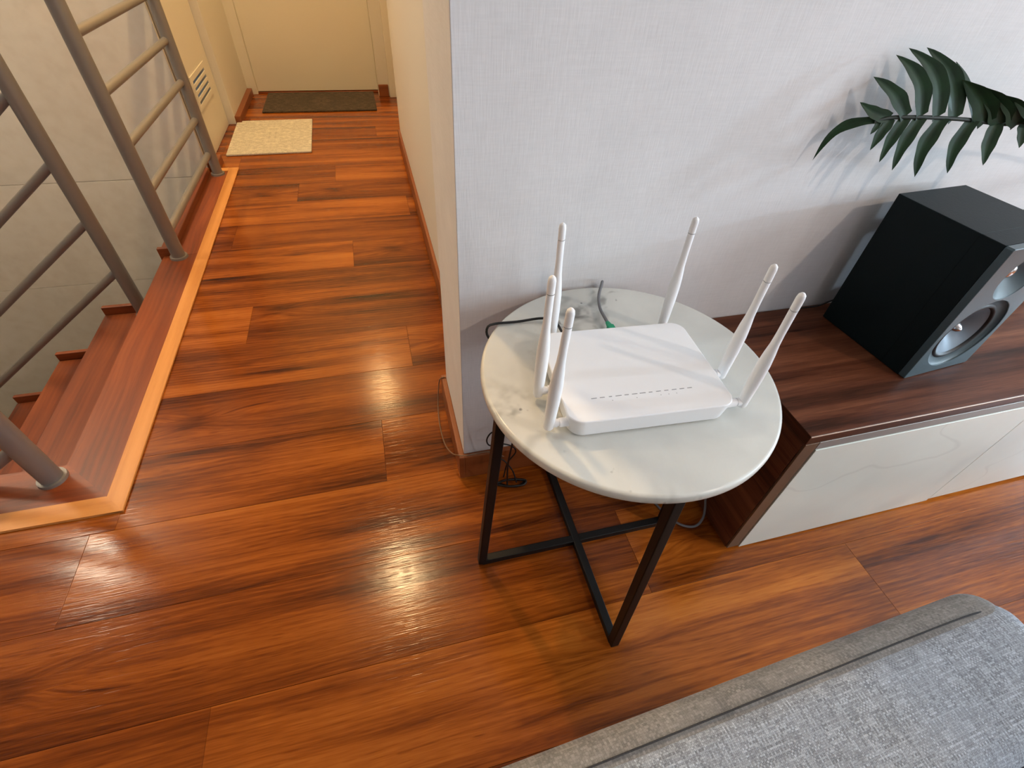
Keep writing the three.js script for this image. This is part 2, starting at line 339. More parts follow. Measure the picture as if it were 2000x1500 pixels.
// ---- skirting boards
asStructure(mesh('baseboard_hall_right', box(0.052, 0, -2.43, 0.0655, 0.09, -0.295, 0.003, 'z'), skirtingMaterial));
const basePier = structure('baseboard_corner');
mesh('board', box(-0.014, 0, -0.281, 0.0005, 0.088, 0.014, 0.003, 'z'), skirtingMaterial, basePier);
mesh('board', box(-0.001, 0, -0.0005, 0.566, 0.088, 0.014, 0.003, 'x'), skirtingMaterial, basePier);
mesh('board', box(-0.014, 0, -0.295, 0.0645, 0.088, -0.281, 0.003, 'x'), skirtingMaterial, basePier);
const baseLeft = structure('baseboard_hall_left');
mesh('board', box(-0.9155, 0, -3.54, -0.882, 0.045, -2.9, 0.003, 'z'), skirtingMaterial, baseLeft);
mesh('board', box(-0.96, 0, -2.265, -0.9, 0.045, -2.178, 0.003, 'z'), skirtingMaterial, baseLeft);
asStructure(mesh('baseboard_hall_end', box(0.0, 0, -3.4655, 0.07, 0.078, -3.45, 0.003, 'x'), skirtingMaterial));

// ---- end door, side door jamb, louvred cupboard door
const door1 = structure('door_1');
mesh('door_leaf', box(-0.852, 0.012, -3.625, -0.002, 2.06, -3.585, 0.003), doorPaint, door1);
mesh('door_frame', merge([box(-0.93, 0, -3.6, -0.852, 2.1, -3.555, 0.003), box(-0.002, 0, -3.6, 0.003, 2.1, -3.47, 0.001), box(-0.885, 2.06, -3.6, 0.003, 2.1, -3.555, 0.003)]), doorPaint, door1);
mesh('threshold', box(-0.86, 0, -3.66, 0, 0.008, -3.575, 0.002), boardMaterial, door1);
const door3 = structure('door_3');
mesh('door_frame', merge([box(0.076, 0, -3.4645, 0.15, 2.1, -3.425, 0.003), box(0.1, 0, -2.5, 0.15, 2.1, -2.431, 0.003)]), doorPaint, door3);
mesh('door_leaf', box(0.12, 0.01, -3.425, 0.15, 2.06, -2.5, 0.002), doorPaint, door3);
const door2 = structure('door_2');
{
  const z0 = -2.895, z1 = -2.27, s = new THREE.Shape();       // shape axes: (z, y)
  s.moveTo(z0, 0.004); s.lineTo(z1, 0.004); s.lineTo(z1, 2.08); s.lineTo(z0, 2.08); s.closePath();
  const hz0 = -2.737, hz1 = -2.43, hy0 = 0.225, hy1 = 0.357, rect = (p, a, b, c, d) => { p.moveTo(a, b); p.lineTo(c, b); p.lineTo(c, d); p.lineTo(a, d); p.closePath(); return p; };
  s.holes.push(rect(new THREE.Path(), hz0, hy0, hz1, hy1));
  const g = new THREE.ExtrudeGeometry(s, { depth: 0.03, bevelEnabled: false }); g.rotateY(-Math.PI / 2);   // (z,y,depth) -> x = -depth
  g.translate(-0.9586, 0, 0);
  mesh('door_leaf', uvMetres(g, 'y'), doorPaint, door2);
  mesh('door_frame', merge([box(-0.99, 0, -2.27, -0.94, 2.1, -2.2, 0.002), box(-0.99, 2.08, -2.9, -0.94, 2.12, -2.2, 0.002)]), doorPaint, door2);
  const rim = rect(new THREE.Shape(), hz0 - 0.03, hy0 - 0.012, hz1 + 0.03, hy1 + 0.012);
  for (let i = 0; i < 4; i++) rim.holes.push(rect(new THREE.Path(), hz0, 0.236 + 0.031 * i, hz1, 0.252 + 0.031 * i));
  const rg = new THREE.ExtrudeGeometry(rim, { depth: 0.004, bevelEnabled: true, bevelSize: 0.0008, bevelThickness: 0.001, bevelSegments: 1 }); rg.rotateY(-Math.PI / 2); rg.translate(-0.954, 0, 0);
  mesh('vent_grille', rg, doorPaint, door2);
  mesh('cupboard_back', merge([box(-1.2, 0, -2.9, -1.19, 2.15, -2.2, 0), box(-1.2, 0, -2.93, -0.99, 2.15, -2.9, 0), box(-1.2, 2.1, -2.9, -0.97, 2.13, -2.2, 0), box(-1.2, 0, -2.2, -0.965, 2.13, -2.182, 0)]), doorPaint, door2);
}

// ---- pale edging strip round the stair opening
const trim = structure('trim_1');
mesh('edging_strip', box(-0.8604, 0, -2.1745, -0.8129, 0.007, -0.0679, 0.002, 'z'), stripMaterial, trim);
{ // mitred near strip
  const s = new THREE.Shape(); s.moveTo(-0.8129, 0.0679); s.lineTo(-3.2, 0.0679); s.lineTo(-3.2, 0.1185); s.lineTo(-0.8604, 0.1185); s.closePath();
  const g = new THREE.ExtrudeGeometry(s, { depth: 0.0072, bevelEnabled: false }); g.rotateX(-Math.PI / 2);
  mesh('edging_strip', uvMetres(g, 'x'), stripMaterial, trim);
}
mesh('edging_strip', box(-0.94, 0, -2.178, -0.86, 0.0068, -2.135, 0.002, 'x'), stripMaterial, trim);

// ---- staircase going down to the left
const stairs = thing('staircase', 'reddish wooden staircase descending left beside the tiled wall, framed by a pale edging strip', 'stairs', [-0.99, 0, -0.7]);
{
  const T = (name, x0, y0, z0, x1, y1, z1, m, long = 'z', r = 0.004) => mesh(name, box(x0 + 0.99, y0, z0 + 0.7, x1 + 0.99, y1, z1 + 0.7, r, long), m, stairs);
  // floor-level boards round the opening, mitred at the corner
  const A = new THREE.Shape(); A.moveTo(-0.8604, 0.1185); A.lineTo(-0.985, 0.245); A.lineTo(-0.985, 1.285); A.lineTo(-0.8604, 1.285); A.closePath();
  const B = new THREE.Shape(); B.moveTo(-0.8604, 0.1185); B.lineTo(-3.19, 0.1185); B.lineTo(-3.19, 0.245); B.lineTo(-0.985, 0.245); B.closePath();
  const ext = (s, long) => { const g = new THREE.ExtrudeGeometry(s, { depth: 0.03, bevelEnabled: true, bevelSize: -0.001, bevelOffset: 0, bevelThickness: 0.001, bevelSegments: 1 }); g.rotateX(-Math.PI / 2); g.translate(0.99, -0.029, 0.7); return uvMetres(g, long); };
  mesh('landing_board', ext(A, 'z'), boardMaterial, stairs);
  mesh('landing_board', ext(B, 'x'), boardMaterial, stairs);
  T('landing_board', -0.955, -0.03, -2.14, -0.861, 0.002, -1.286, boardMaterial);
  T('kick_board', -0.99, -0.03, -2.13, -0.945, 0.03, -1.3, boardMaterial);
  const nose = [-0.985, -1.3, -1.575, -1.851, -2.125, -2.4, -2.675, -2.95], drop = [0, -0.235, -0.445, -0.657, -0.865, -1.075, -1.285, -1.495];
  for (let i = 1; i < nose.length; i++) {
    T('tread', nose[i], drop[i] - 0.035, -1.27, nose[i - 1] + 0.03, drop[i], -0.245, boardMaterial);
    T('riser', nose[i - 1] + 0.01, drop[i], -1.265, nose[i - 1] + 0.028, drop[i - 1] - 0.03, -0.25, boardMaterial);
    T('end_cap', nose[i], drop[i] - 0.1, -1.29, nose[i - 1] + 0.01, drop[i] + 0.035, -1.2705, boardMaterial, 'x', 0.003);
  }
  T('end_cap', -1.0, -0.1, -1.305, -0.93, 0.035, -1.287, boardMaterial, 'x', 0.003);
}

// ================================================================== RAILINGS
const flange = (x, y, z) => { const g = new THREE.CylinderGeometry(0.0315, 0.033, 0.009, 24); return g.translate(x, y + 0.004, z); };
{
  const r = thing('stair_railing', 'grey tubular railing with level rungs between the hallway floor and the tiled wall', 'railing', [-0.925, 0, -1.27]);
  mesh('post', rod([0, 0.002, 0], [0, 0.95, 0], 0.0245), steelTube, r);
  mesh('post', rod([0.02, 0.002, -0.835], [0.02, 0.95, -0.835], 0.0235), steelTube, r);
  for (let k = 0; k < 5; k++) { const y = 0.106 + 0.158 * k; mesh('rung', merge([rod([0, y, 0], [0.012, y, -0.85], 0.0145), new THREE.SphereGeometry(0.0145, 14, 8).translate(0.012, y, -0.85)]), steelTube, r); }
  mesh('handrail', merge([rod([0, 0.95, 0.03], [0.02, 0.95, -0.87], 0.025)]), steelTube, r);
  mesh('base_plate', flange(0, 0.002, 0), steelTube, r); mesh('base_plate', flange(0.02, 0.002, -0.835), steelTube, r);
}
{
  const r = thing('stair_railing', 'grey tubular railing with sloping rungs along the far side of the staircase', 'railing', [-1.143, -0.235, -1.245]);
  mesh('post', rod([0, 0, 0], [0, 1.2, 0], 0.0245), steelTube, r);
  mesh('post', rod([-1.45, -1.06, 0], [-1.45, 0.15, 0], 0.0245), steelTube, r);
  for (let k = 0; k < 5; k++) { const y = 0.217 + 0.206 * k; mesh('rung', rod([0, y, 0], [-1.45, y - 1.05, 0], 0.0145), steelTube, r); }
  mesh('handrail', rod([0, 1.2, 0], [-1.45, 0.15, 0], 0.025), steelTube, r);
  mesh('base_plate', flange(0, 0, 0), steelTube, r); mesh('base_plate', flange(-1.45, -1.06, 0), steelTube, r);
}
{
  const r = thing('stair_railing', 'grey railing with a thick post on a round plate at the near stair corner', 'railing', [-1.003, 0, -0.205]);
  mesh('post', rod([0, 0.001, 0], [0, 0.95, 0], 0.0245), steelTube, r);
  mesh('post', rod([-1.45, -0.95, -0.08], [-1.45, -0.1, -0.08], 0.0245), steelTube, r);
  for (let k = 0; k < 5; k++) { const y = 0.135 + 0.17 * k; mesh('rung', rod([0, y, 0], [-1.45, y - 1.05, -0.08], 0.0145), steelTube, r); }
  mesh('handrail', rod([0, 0.95, 0], [-1.45, -0.1, -0.08], 0.025), steelTube, r);
  mesh('base_plate', flange(0, 0.001, 0), steelTube, r);
}

// ================================================================== MATS
tag(mesh('floor_mat', box(-0.225, 0, -0.29, 0.225, 0.011, 0.29, 0.004), creamMat, null, [-0.681, 0.0005, -2.645]), 'small cream fluffy mat lying in the hallway beside the louvred cupboard door', 'mat').rotation.y = 0.02;
tag(mesh('door_mat', box(-0.373, 0, -0.225, 0.373, 0.009, 0.225, 0.003), greyMat, null, [-0.412, 0.0005, -3.337]), 'dark grey doormat on the floor against the closed door at the hallway end', 'mat').rotation.y = 0.0;

// ================================================================== SIDE TABLE
const TX = 0.2307, TZ = 0.2427, TOP = 0.5594;
const table = thing('side_table', 'round white marble side table on crossed black metal legs, carrying the white router', 'table', [TX, 0, TZ]);
{
  const R = 0.236, t = 0.018, prof = [[0, TOP - t], [R - 0.006, TOP - t]];
  for (let i = 0; i <= 8; i++) { const a = -Math.PI / 2 + i / 8 * Math.PI; prof.push([R - 0.006 + 0.006 * Math.cos(a), TOP - t / 2 + Math.sign(Math.sin(a)) * (t / 2 - 0.006) + 0.006 * Math.sin(a)]); }
  prof.push([0, TOP]);
  const g = new THREE.LatheGeometry(prof.map((p) => new THREE.Vector2(...p)), 128), uv = g.attributes.uv, p = g.attributes.position;
  for (let i = 0; i < p.count; i++) uv.setXY(i, p.getX(i) * 0.94 + p.getZ(i) * 0.34 + 0.25, p.getZ(i) * 0.94 - p.getX(i) * 0.34 + 0.25 + (TOP - p.getY(i)) * 0.7);
  mesh('table_top', g, marbleMaterial, table);
  const c = [-0.0085, 0.006], feet = [[-0.228, -0.001], [0, 0.232], [0.228, 0.001], [0, -0.232]], w = 0.018;
  const tops = feet.map(([x, z]) => [x * 0.87, z * 0.87]);
  feet.forEach(([x, z], i) => mesh('leg', bar([x + c[0], 0.004, z + c[1]], [tops[i][0] + c[0], TOP - t, tops[i][1] + c[1]], w, i % 2 ? [1, 0, 0] : [0, 0, 1]), blackMetal, table));
  mesh('cross_bar', bar([feet[0][0] + c[0], w / 2, feet[0][1] + c[1]], [feet[2][0] + c[0], w / 2, feet[2][1] + c[1]], w), blackMetal, table);
  mesh('cross_bar', bar([feet[1][0] + c[0], w / 2 + 0.0005, feet[1][1] + c[1]], [feet[3][0] + c[0], w / 2 + 0.0005, feet[3][1] + c[1]], w, [1, 0, 0]), blackMetal, table);
  mesh('support_bar', bar([tops[0][0] + c[0], TOP - t - 0.01, c[1]], [tops[2][0] + c[0], TOP - t - 0.01, c[1]], w), blackMetal, table);
  mesh('support_bar', bar([c[0], TOP - t - 0.0105, tops[1][1] + c[1]], [c[0], TOP - t - 0.0105, tops[3][1] + c[1]], w, [1, 0, 0]), blackMetal, table);
}

// ================================================================== ROUTER
const router = thing('wireless_router', 'white wireless router with six upright antennas on the marble table', 'router', [0.2155, TOP, 0.272], -0.0593);
{
  const hw = 0.1235, hd = 0.0955, r = 0.022, s = new THREE.Shape();
  s.moveTo(-hw + r, -hd); s.lineTo(hw - r, -hd); s.absarc(hw - r, -hd + r, r, -Math.PI / 2, 0); s.lineTo(hw, hd - r); s.absarc(hw - r, hd - r, r, 0, Math.PI / 2); s.lineTo(-hw + r, hd); s.absarc(-hw + r, hd - r, r, Math.PI / 2, Math.PI); s.lineTo(-hw, -hd + r); s.absarc(-hw + r, -hd + r, r, Math.PI, Math.PI * 1.5);
  const g = new THREE.ExtrudeGeometry(s, { depth: 0.0285, bevelEnabled: true, bevelSize: 0.002, bevelOffset: -0.002, bevelThickness: 0.002, bevelSegments: 3, curveSegments: 12 });
  g.rotateX(Math.PI / 2); g.scale(1, 1, 1);                       // depth -> -y
  const p = g.attributes.position;                                  // sides lean inwards a little towards the base
  for (let i = 0; i < p.count; i++) { const k = 1 - 0.035 * clamp(-p.getY(i) / 0.03); p.setXYZ(i, p.getX(i) * k, p.getY(i) + 0.0335, p.getZ(i) * k); }
  g.computeVertexNormals();
  mesh('casing', g, whitePlastic, router);
  mesh('base_plate', box(-hw + 0.012, 0.0015, -hd + 0.012, hw - 0.012, 0.006, hd - 0.012, 0.002), whitePlastic, router);
  for (const [x, z] of [[-0.09, -0.065], [0.09, -0.065], [-0.09, 0.065], [0.09, 0.065]]) mesh('foot', new THREE.CylinderGeometry(0.007, 0.007, 0.003, 16).translate(x, 0.0015, z), greyPrint, router);
  // row of status lamps with small grey captions printed on the lid
  const lens = [9, 8, 5, 10, 7, 9, 10, 6, 8, 7, 8, 8, 8];
  lens.forEach((n, i) => mesh('status_mark', box(-0.0045, 0, -0.0006, 0.0045, 0.0004, 0.0006, 0.0001).scale(n / 10, 1, 1), greyPrint, router, [-0.0777 + 0.01213 * i, 0.0354, 0.0546]));
  [2, 5, 8, 9, 10].forEach((i) => mesh('status_mark', new THREE.CylinderGeometry(0.0007, 0.0007, 0.0003, 10), greyPrint, router, [-0.077 + 0.01213 * i, 0.0354, 0.062]));
  const paddle = new THREE.LatheGeometry([[0, 0], [0.0062, 0.0004], [0.0074, 0.003], [0.0078, 0.02], [0.0088, 0.055], [0.0088, 0.085], [0.0075, 0.105], [0.0058, 0.122], [0.0052, 0.14], [0.0051, 0.178]].map((q) => new THREE.Vector2(...q)), 24);
  const tipGeo = new THREE.LatheGeometry([[0.0048, 0.1785], [0.0052, 0.179], [0.0052, 0.196], [0.0045, 0.2], [0.0025, 0.2025], [0, 0.203]].map((q) => new THREE.Vector2(...q)), 24);
  const hingeGeo = (len) => merge([new THREE.CylinderGeometry(0.0062, 0.0062, 0.006, 20).rotateZ(Math.PI / 2).translate(0.008, 0, 0), new THREE.CylinderGeometry(0.0052, 0.0052, 0.003, 20).rotateZ(Math.PI / 2).translate(0.0125, 0, 0), new THREE.CylinderGeometry(0.0066, 0.0066, len - 0.014, 20).rotateZ(Math.PI / 2).translate(0.014 + (len - 0.014) / 2, 0, 0)]);
  // x, z, direction of the hinge axis towards the casing, lean (about local x and z)
  const spots = [[-0.1465, 0.0755, 0, 0.01, -0.02], [-0.1465, 0.0125, 0, 0.0, 0.0], [-0.0925, -0.1155, -Math.PI / 2, 0.0, 0.03], [0.106, -0.1165, -Math.PI / 2, 0.01, 0.02], [0.1475, 0.0155, Math.PI, 0.02, 0.015], [0.1495, 0.0765, Math.PI, 0.03, 0.04]];
  for (const [x, z, turn, lx, lz] of spots) {
    const a = mesh('antenna', paddle, whitePlastic, router, [x, 0.009, z]);
    a.rotation.set(lx, 0, lz);
    mesh('antenna_tip', tipGeo, whitePlastic, a);
    const h = mesh('hinge', hingeGeo(0.032), whitePlastic, a, [0, 0.009, 0]); h.rotation.y = turn;
  }
}
// cables of the router
tag(mesh('power_cable', cable([[0.148, 0.575, 0.176], [0.1475, 0.5765, 0.15], [0.144, 0.574, 0.112], [0.128, 0.5665, 0.096], [0.09, 0.5625, 0.0925], [0.045, 0.5625, 0.0915], [0.034, 0.561, 0.0945], [0.031, 0.549, 0.1], [0.05, 0.53, 0.125], [0.08, 0.5, 0.14], [0.09, 0.3, 0.12], [0.09, 0.14, 0.09], [0.1, 0.012, 0.065]], 0.0022, false, 160), blackRubber), 'thin black power cable running from the router over the left rim of the table', 'cable');
{
  const n = thing('network_cable', 'grey network cable with a green plug behind the router, crossing the table rim', 'cable', [0.238, 0.57, 0.15]);
  mesh('cord', cable([[0.0, 0, -0.007], [0.0, 0.0015, -0.03], [0.004, -0.001, -0.06], [0.016, 0.0, -0.096], [0.032, 0.005, -0.124], [0.04, 0.0, -0.138], [0.042, -0.04, -0.1435], [0.036, -0.3, -0.14], [0.04, -0.55, -0.12]], 0.0028, false, 140), greyCable, n);
  mesh('plug', merge([box(-0.006, -0.006, 0.006, 0.006, 0.005, 0.032, 0.0015), new THREE.CylinderGeometry(0.0055, 0.0034, 0.012, 16).rotateX(Math.PI / 2).translate(0, 0, 0.001)].map((g) => g.translate(0, 0, -0.012)).map((g) => { g.deleteAttribute('uv'); return g; })), greenPlug, n, null, 'green plug');
}
tag(mesh('cable_bundle', merge([
  cable([[-0.028, 0.008, -0.006], [0.0, 0.006, 0.008], [0.025, 0.006, 0.012], [0.042, 0.007, 0.002], [0.026, 0.009, -0.006], [-0.01, 0.012, -0.008], [-0.03, 0.008, -0.006]], 0.003),
  cable([[-0.03, 0.014, 0.002], [0.0, 0.012, 0.012], [0.038, 0.012, 0.014], [0.045, 0.014, 0.006], [0.0, 0.018, -0.004], [-0.032, 0.016, -0.002]], 0.003),
  cable([[-0.03, 0.01, -0.004], [-0.04, 0.08, -0.02], [-0.02, 0.09, -0.022], [0.01, 0.05, -0.01], [0.02, 0.012, 0.004]], 0.0018),
]), blackRubber, null, [0.105, 0, 0.06]), 'loosely coiled black cable on the floor under the table by the wall', 'cable');
tag(mesh('loose_cable', cable([[0, 0, 0], [-0.022, 0.01, 0.004], [-0.034, -0.012, 0.006], [-0.026, -0.036, 0.006], [0.0, -0.036, 0.006], [0.03, -0.05, 0.01], [0.04, -0.07, 0.012], [0.02, -0.11, 0.014], [0.01, -0.16, 0.02]], 0.0018, false, 90), blackRubber, null, [0.086, 0.175, 0.022]), 'black cable loop hanging beside the left table leg in front of the wall', 'cable');
tag(mesh('phone_wire', cable([[-0.005, 0.092, -0.28], [-0.018, 0.088, -0.279], [-0.026, 0.06, -0.27], [-0.034, 0.03, -0.235], [-0.04, 0.02, -0.17], [-0.038, 0.03, -0.09], [-0.028, 0.06, -0.03], [-0.014, 0.092, 0.006], [0.004, 0.1, 0.017], [0.03, 0.1, 0.016], [0.06, 0.098, 0.016], [0.1, 0.07, 0.018]], 0.0016, false, 120), standard({ color: new THREE.Color(0.2, 0.12, 0.07), roughness: 0.5 })), 'thin brownish wire drooping along the baseboard of the wall corner', 'wire');
tag(mesh('floor_cable', cable([[0.44, 0.2, 0.03], [0.445, 0.05, 0.06], [0.45, 0.006, 0.14], [0.468, 0.0042, 0.225], [0.494, 0.0042, 0.268], [0.528, 0.0045, 0.281], [0.55, 0.016, 0.272], [0.558, 0.06, 0.245], [0.56, 0.12, 0.19]], 0.003, false, 90), greyCable), 'grey cable arching over the floor between the table and the low cabinet', 'cable');

// ================================================================== LOW CABINET
const CX = 0.567, CZ = 0.3531, CH = 0.4335;
const cabinet = thing('media_cabinet', 'low walnut cabinet with white marbled doors standing along the pale wall', 'cabinet', [CX, 0, 0]);
{
  const L = 1.75;
  mesh('top_panel', box(0, CH - 0.024, 0.002, L, CH, CZ, 0.0015), walnutMaterial, cabinet);
  mesh('edge_trim', box(0.0005, CH - 0.0035, CZ - 0.0005, L, CH - 0.0005, CZ + 0.0012, 0.0006), standard({ color: new THREE.Color(0.6, 0.47, 0.38), roughness: 0.25, metalness: 0.5 }), cabinet);
  mesh('side_panel', box(0, 0.012, 0.002, 0.022, CH - 0.0245, CZ - 0.004, 0.001, 'z'), walnutMaterial, cabinet);
  mesh('side_panel', box(L - 0.022, 0.012, 0.002, L, CH - 0.0245, CZ - 0.004, 0.001, 'z'), walnutMaterial, cabinet);
  mesh('bottom_panel', box(0.022, 0.02, 0.01, L - 0.022, 0.045, CZ - 0.03, 0.001), walnutMaterial, cabinet);
  mesh('back_panel', box(0.022, 0.02, 0.003, L - 0.022, CH - 0.03, 0.012, 0), walnutMaterial, cabinet);
  mesh('plinth', box(0.02, 0, 0.03, L - 0.02, 0.02, CZ - 0.06, 0), blackMetal, cabinet);
  mesh('frame_strip', box(0.002, 0.012, CZ - 0.004, 0.033, CH - 0.0245, CZ + 0.0005, 0.001, 'y'), standard({ color: new THREE.Color(0.15, 0.095, 0.06), roughness: 0.38, metalness: 0.35 }), cabinet);
  mesh('grip_rail', box(0.034, CH - 0.046, CZ - 0.012, L - 0.03, CH - 0.0245, CZ + 0.0005, 0.001), standard({ color: new THREE.Color(0.3, 0.29, 0.27), roughness: 0.4, metalness: 0.4 }), cabinet);
  mesh('door', box(0.036, 0.006, CZ - 0.018, 0.6135, CH - 0.047, CZ + 0.002, 0.0012), glassMarble, cabinet);
  mesh('door', box(0.6145, 0.014, CZ - 0.018, 1.18, CH - 0.047, CZ + 0.002, 0.0012), glassMarble, cabinet);
  mesh('door', box(1.1825, 0.014, CZ - 0.018, L - 0.03, CH - 0.047, CZ + 0.002, 0.0012), glassMarble, cabinet);
}

// ================================================================== LOUDSPEAKER
const speaker = thing('loudspeaker', 'black bookshelf loudspeaker with a round woofer and tweeter, standing on the low cabinet', 'loudspeaker', [0.8431, CH, 0.0464], 0.0831);
{
  const w = 0.1837, d = 0.2178, h = 0.2909, bf = 0.014;
  // body and baffle share two round openings
  const wc = [w / 2, 0.096], tc = [w / 2, 0.226], wr = 0.078, tr = 0.047, front = 0.055;
  const panel = (c, depth, bevel) => {
    const s = new THREE.Shape(); s.moveTo(c, 0.001); s.lineTo(w - c, 0.001); s.lineTo(w, 0.001 + c); s.lineTo(w, h - c); s.lineTo(w - c, h); s.lineTo(c, h); s.lineTo(0, h - c); s.lineTo(0, 0.001 + c); s.closePath();
    for (const [q, r] of [[wc, wr], [tc, tr]]) { const o = new THREE.Path(); o.absarc(q[0], q[1], r, 0, Math.PI * 2, true); s.holes.push(o); }
    return new THREE.ExtrudeGeometry(s, { depth, bevelEnabled: bevel > 0, bevelSize: bevel, bevelOffset: -bevel, bevelThickness: bevel, bevelSegments: 2, curveSegments: 48 });
  };
  mesh('cabinet_body', merge([box(0, 0.001, 0, w, h, d - front, 0.0012), uvMetres(panel(0.001, front - bf, 0).translate(0, 0, d - front))]), speakerVinyl, speaker);
  mesh('baffle', uvMetres(panel(0.003, bf - 0.003, 0.0015).translate(0, 0, d - bf + 0.0015)), baffleMaterial, speaker);
  const lathe = (pts, q, z) => new THREE.LatheGeometry(pts.map((p) => new THREE.Vector2(...p)), 64).rotateX(Math.PI / 2).translate(q[0], q[1], z);
  const wf = mesh('woofer', lathe([[0.079, -0.0005], [0.076, -0.006], [0.066, -0.0085], [0.064, -0.0085]], wc, d), baffleMaterial, speaker);
  mesh('surround', lathe([[0.0645, -0.009], [0.0625, -0.0075], [0.0595, -0.006], [0.0565, -0.0075], [0.0545, -0.011]], wc, d), surroundMaterial, wf);
  mesh('cone', lathe([[0.0548, -0.011], [0.04, -0.019], [0.028, -0.028], [0.016, -0.04]], wc, d), coneMaterial, wf);
  mesh('phase_plug', lathe([[0.0165, -0.042], [0.0145, -0.036], [0.012, -0.028], [0.0075, -0.019], [0.003, -0.0145], [0, -0.0135]], wc, d), chrome, wf);
  const tw = mesh('tweeter', lathe([[0.048, -0.0005], [0.043, -0.004], [0.03, -0.012], [0.018, -0.018], [0.0155, -0.02]], tc, d), baffleMaterial, speaker);
  mesh('dome', lathe([[0.0155, -0.021], [0.013, -0.0165], [0.009, -0.0135], [0.004, -0.012], [0, -0.0118]], tc, d), chrome, tw);
}
tag(mesh('speaker_cable', cable([[0.865, CH + 0.05, 0.048], [0.862, CH + 0.03, 0.03], [0.85, CH + 0.012, 0.02], [0.82, CH + 0.006, 0.015], [0.79, CH + 0.0025, 0.012], [0.77, CH - 0.02, 0.0015], [0.765, CH - 0.05, 0.0015]].map(([x, y, z]) => [x, y, Math.max(z, 0.004)]), 0.0017), blackRubber), 'thin black cable curling from behind the loudspeaker onto the cabinet', 'cable');

